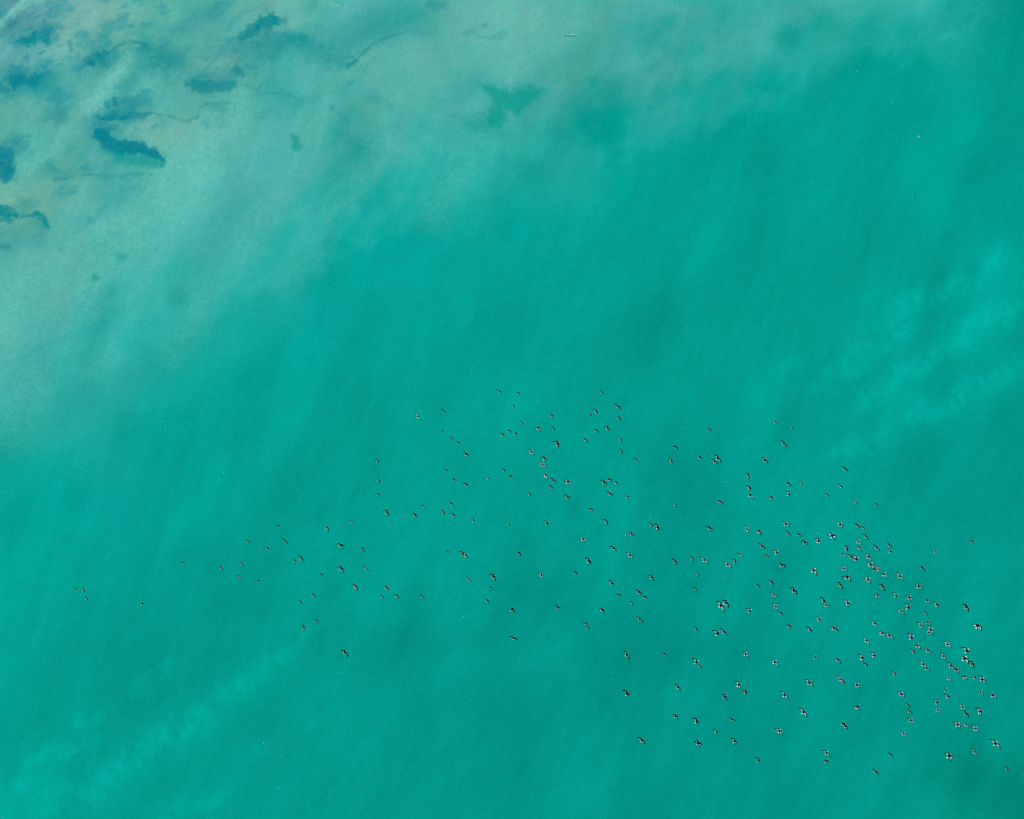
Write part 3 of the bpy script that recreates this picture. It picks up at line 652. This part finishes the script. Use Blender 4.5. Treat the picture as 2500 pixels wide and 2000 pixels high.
tile(1880,1590,240,[(105,240,'R',190,48),(990,130,'R',160,52),(1485,185,'r',160,50),(2025,150,'L',190,42),(860,690,'G',265,48),(1535,610,'L',170,42),(1615,675,'l',140,45),
 (1910,745,'M',170,50),(320,965,'G',250,48),(735,1335,'G',280,48),(1920,1220,'C',140,50),(1610,1590,'c',120,45),(1650,1640,'r',150,50)])
tile(2100,1590,240,[(310,95,'L',185,42),(150,300,'l',150,42),(770,500,'L',170,42),(1385,290,'G',240,45),(1455,375,'R',150,50),(900,940,'R',180,50),(1045,1175,'r',120,50),
 (1085,1320,'g',160,50),(1110,1515,'M',170,50),(1830,110,'L',170,45),(1990,320,'G',260,45),(2105,400,'R',170,50),(1945,600,'R',140,52),(1875,845,'C',110,50),
 (1935,995,'L',200,50),(1690,1130,'L',160,45),(1705,1290,'M',140,45)])
tile(2260,1590,240,[(850,160,'R',230,50),(1025,275,'l',180,45),(850,555,'R',170,52),(1080,570,'L',150,45),(1240,620,'G',290,45),(1205,895,'R',150,52),(1475,965,'R',170,50),
 (805,1225,'G',220,48),(890,1370,'g',220,48),(1200,1330,'L',200,42),(700,1610,'M',190,50),(890,1610,'R',150,52),(1090,1700,'L',170,45)])
tile(1880,1770,300,[(165,105,'G',190,45),(990,490,'G',190,48),(985,630,'m',120,50),(1850,820,'g',170,48)])
tile(2200,1760,300,[(-185,592,'g',150,45),(45,225,'G',165,45),(845,615,'M',165,50),(1285,545,'G',165,45),(1655,400,'G',245,48),(1865,840,'m',100,50)])

# the same bird read in two overlapping tiles counts once
B = []
for t in T:
    if all(math.hypot(t[0] - b[0], t[1] - b[1]) > 4.0 for b in B): B.append(t)
print("birds:", len(B), "dropped", len(T) - len(B))

PHRASE = {'g': "wings spread wide", 'm': "wings swept back", 'l': "left wing out", 'r': "right wing out", 'c': "wings drawn in"}
ORD = ["first", "second", "third", "fourth", "fifth", "sixth", "seventh", "eighth", "ninth", "tenth", "eleventh", "twelfth",
       "thirteenth", "fourteenth", "fifteenth", "sixteenth", "seventeenth", "eighteenth", "nineteenth", "twentieth"]
# each bird is found by counting from the left inside one part of the flock
CX = [(650, "far left"), (1000, "left"), (1250, "mid-left"), (1500, "centre"), (1750, "mid-right"), (1980, "right"), (2200, "far right"), (9999, "rightmost")]
def cell(u, v):
    c = [n for m, n in CX if u < m][0]
    rows = {"far left": [(9999, "")], "left": [(1400, "upper "), (9999, "lower ")], "mid-left": [(1170, "upper "), (1330, "middle "), (9999, "lower ")],
            "centre": [(1100, "top "), (1230, "upper "), (1400, "middle "), (9999, "lower ")], "mid-right": [(1150, "top "), (1330, "upper "), (1500, "middle "), (1680, "lower "), (9999, "bottom ")],
            "right": [(1150, "top "), (1330, "upper "), (1480, "middle "), (1640, "lower "), (9999, "bottom ")],
            "far right": [(1270, "top "), (1350, "upper "), (1430, "middle "), (1560, "lower "), (9999, "bottom ")],
            "rightmost": [(1470, "top "), (1570, "upper "), (1680, "middle "), (1760, "lower "), (9999, "bottom ")]}[c]
    return [n for m, n in rows if v < m][0] + c
CELLS = {}
for i, b in enumerate(B): CELLS.setdefault(cell(b[0], b[1]), []).append(i)
for k in CELLS: CELLS[k].sort(key=lambda i: B[i][0])
print({k: len(q) for k, q in CELLS.items()})
def bird_label(i):
    u, v, c, e, hd = B[i]
    kind = "pale-winged seabird" if c.isupper() else "black-winged seabird"
    ph = PHRASE[c.lower()]
    if i == max(range(len(B)), key=lambda k: B[k][1]): return kind + ", " + ph + ", lowest bird of the whole flock"
    if i == min(range(len(B)), key=lambda k: B[k][1]): return kind + ", " + ph + ", topmost bird of the whole flock"
    if i == max(range(len(B)), key=lambda k: B[k][0]): return kind + ", " + ph + ", nearest of all to the right edge"
    k = cell(u, v); n = CELLS[k].index(i); m = len(CELLS[k])
    o = "leftmost" if n == 0 else ("rightmost" if n == m - 1 and "rightmost" not in k else ORD[n] + " from left")
    return "%s, %s, %s in the %s flock" % (kind, ph, o, k)

rnd = random.Random(5)
LAMBDA = 1.07
for i, (u, v, c, e, hd) in enumerate(B):
    code = c.lower(); light = c.isupper()
    var = rnd.randrange(6)
    me, ext = PROTO[(code, var, light)]
    o = bpy.data.objects.new("seabird", me)
    f = e * LAMBDA * MPP / ext                      # apparent size, as if at the water
    z = H * (1 - 1 / min(1.30, max(1.03, f)))        # nearer birds fly higher
    z += rnd.uniform(-2, 6)
    s = f * (H - z) / H
    s = min(1.35, max(.62, s))
    x, y = world_xy(u, v, z)
    o.location = (x, y, z)
    o.rotation_euler = Euler((math.radians(rnd.uniform(-18, 18)), math.radians(rnd.uniform(-12, 6)), math.radians(hd + rnd.uniform(-9, 9))), 'XYZ')
    o.scale = (s, s, s)
    COL.objects.link(o)
    o["label"] = bird_label(i); o["category"] = "bird"; o["group"] = "black and white seabirds flying over the sea"

# ------------------------------------------------------------------ foam on the water
M_FOAM = mat("foam", (0.42, 0.72, 0.67), .8, .1)
M_SPECK = mat("thin_foam", (0.12, 0.56, 0.50), .8, .1)
def foam_mesh(lx, ly, seed, fmat, n=14):
    r = random.Random(seed); bm = bmesh.new()
    top = bm.verts.new((0, 0, .03)); ring = []; low = []
    for k in range(n):
        a = 2 * math.pi * k / n; w = r.uniform(.6, 1.15)
        ring.append(bm.verts.new((lx * w * math.cos(a), ly * w * math.sin(a), .012)))
        low.append(bm.verts.new((lx * w * 1.1 * math.cos(a), ly * w * 1.1 * math.sin(a), -.02)))
    for k in range(n):
        bm.faces.new((top, ring[k], ring[(k + 1) % n])); bm.faces.new((ring[k], low[k], low[(k + 1) % n], ring[(k + 1) % n]))
    me = bpy.data.meshes.new("foam_fleck"); bm.to_mesh(me); bm.free(); me.materials.append(fmat)
    return me
fm = [foam_mesh(.06, .10, 3, M_SPECK), foam_mesh(.05, .13, 4, M_SPECK), foam_mesh(.09, .12, 5, M_FOAM)]
FLECKS = [(2243,334,2),(1312,978,1),(1537,1032,0),(828,1643,1),(1589,1267,0),(1772,1177,1),(1768,1410,1),(1996,1301,1),(2140,1617,0),(2486,1711,1),
 (1132,1506,1),(1104,1241,1),(395,1030,0),(405,1042,0),(490,1003,0),(546,1155,0),(680,1925,0),(643,1815,0),(655,1832,1),(684,1844,1),(563,1985,0),
 (14,1203,0),(1493,1641,0),(636,1346,0),(2005,15,0),(1775,190,0),(2184,134,0),(2228,483,0),(2177,250,0),(2093,174,0),(1268,58,0)]
def fcell(u, v):
    return ("upper" if v < 700 else "middle" if v < 1330 else "lower") + " " + ("left" if u < 830 else "centre" if u < 1680 else "right")
for (u, v, k) in FLECKS:
    o = bpy.data.objects.new("foam_fleck", fm[k]); x, y = world_xy(u, v)
    o.location = (x, y, 0.006); o.rotation_euler = (0, 0, rnd.uniform(-.4, .2)); COL.objects.link(o)
    o["category"] = "foam"; o["group"] = "foam flecks floating on the sea"
    if k == 2: o["label"] = "largest bright foam fleck, alone on teal water towards the upper right"
    else:
        kk = fcell(u, v); n = sorted(q[0] for q in FLECKS if q[2] != 2 and fcell(q[0], q[1]) == kk).index(u)
        o["label"] = "tiny pale foam fleck, %s from left of the flecks on the %s water" % (ORD[n], kk)

def foam_streak():
    bm = bmesh.new(); r = random.Random(9); prev = None
    pts = [(1370,79),(1374,83),(1379,84),(1384,83),(1388,86),(1393,86),(1398,85),(1404,84.5),(1410,83),(1416,81.5)]
    cx, cy = world_xy(1392, 84)
    for i, (u, v) in enumerate(pts):
        x, y = world_xy(u, v); w = .042 * (1 if 0 < i < len(pts) - 1 else .2) * r.uniform(.7, 1.2)
        ring = [bm.verts.new((x - cx, y - cy + w, .0)), bm.verts.new((x - cx, y - cy, .03)), bm.verts.new((x - cx, y - cy - w, .0))]
        if prev:
            for k in range(2): bm.faces.new((prev[k], prev[k + 1], ring[k + 1], ring[k]))
        prev = ring
    bmesh.ops.recalc_face_normals(bm, faces=bm.faces)
    me = bpy.data.meshes.new("foam_streak"); bm.to_mesh(me); bm.free(); me.materials.append(M_FOAM)
    o = bpy.data.objects.new("foam_streak", me); o.location = (cx, cy, .006); COL.objects.link(o)
    o["label"] = "short thin curved line of white foam near the top edge"; o["category"] = "foam"
foam_streak()
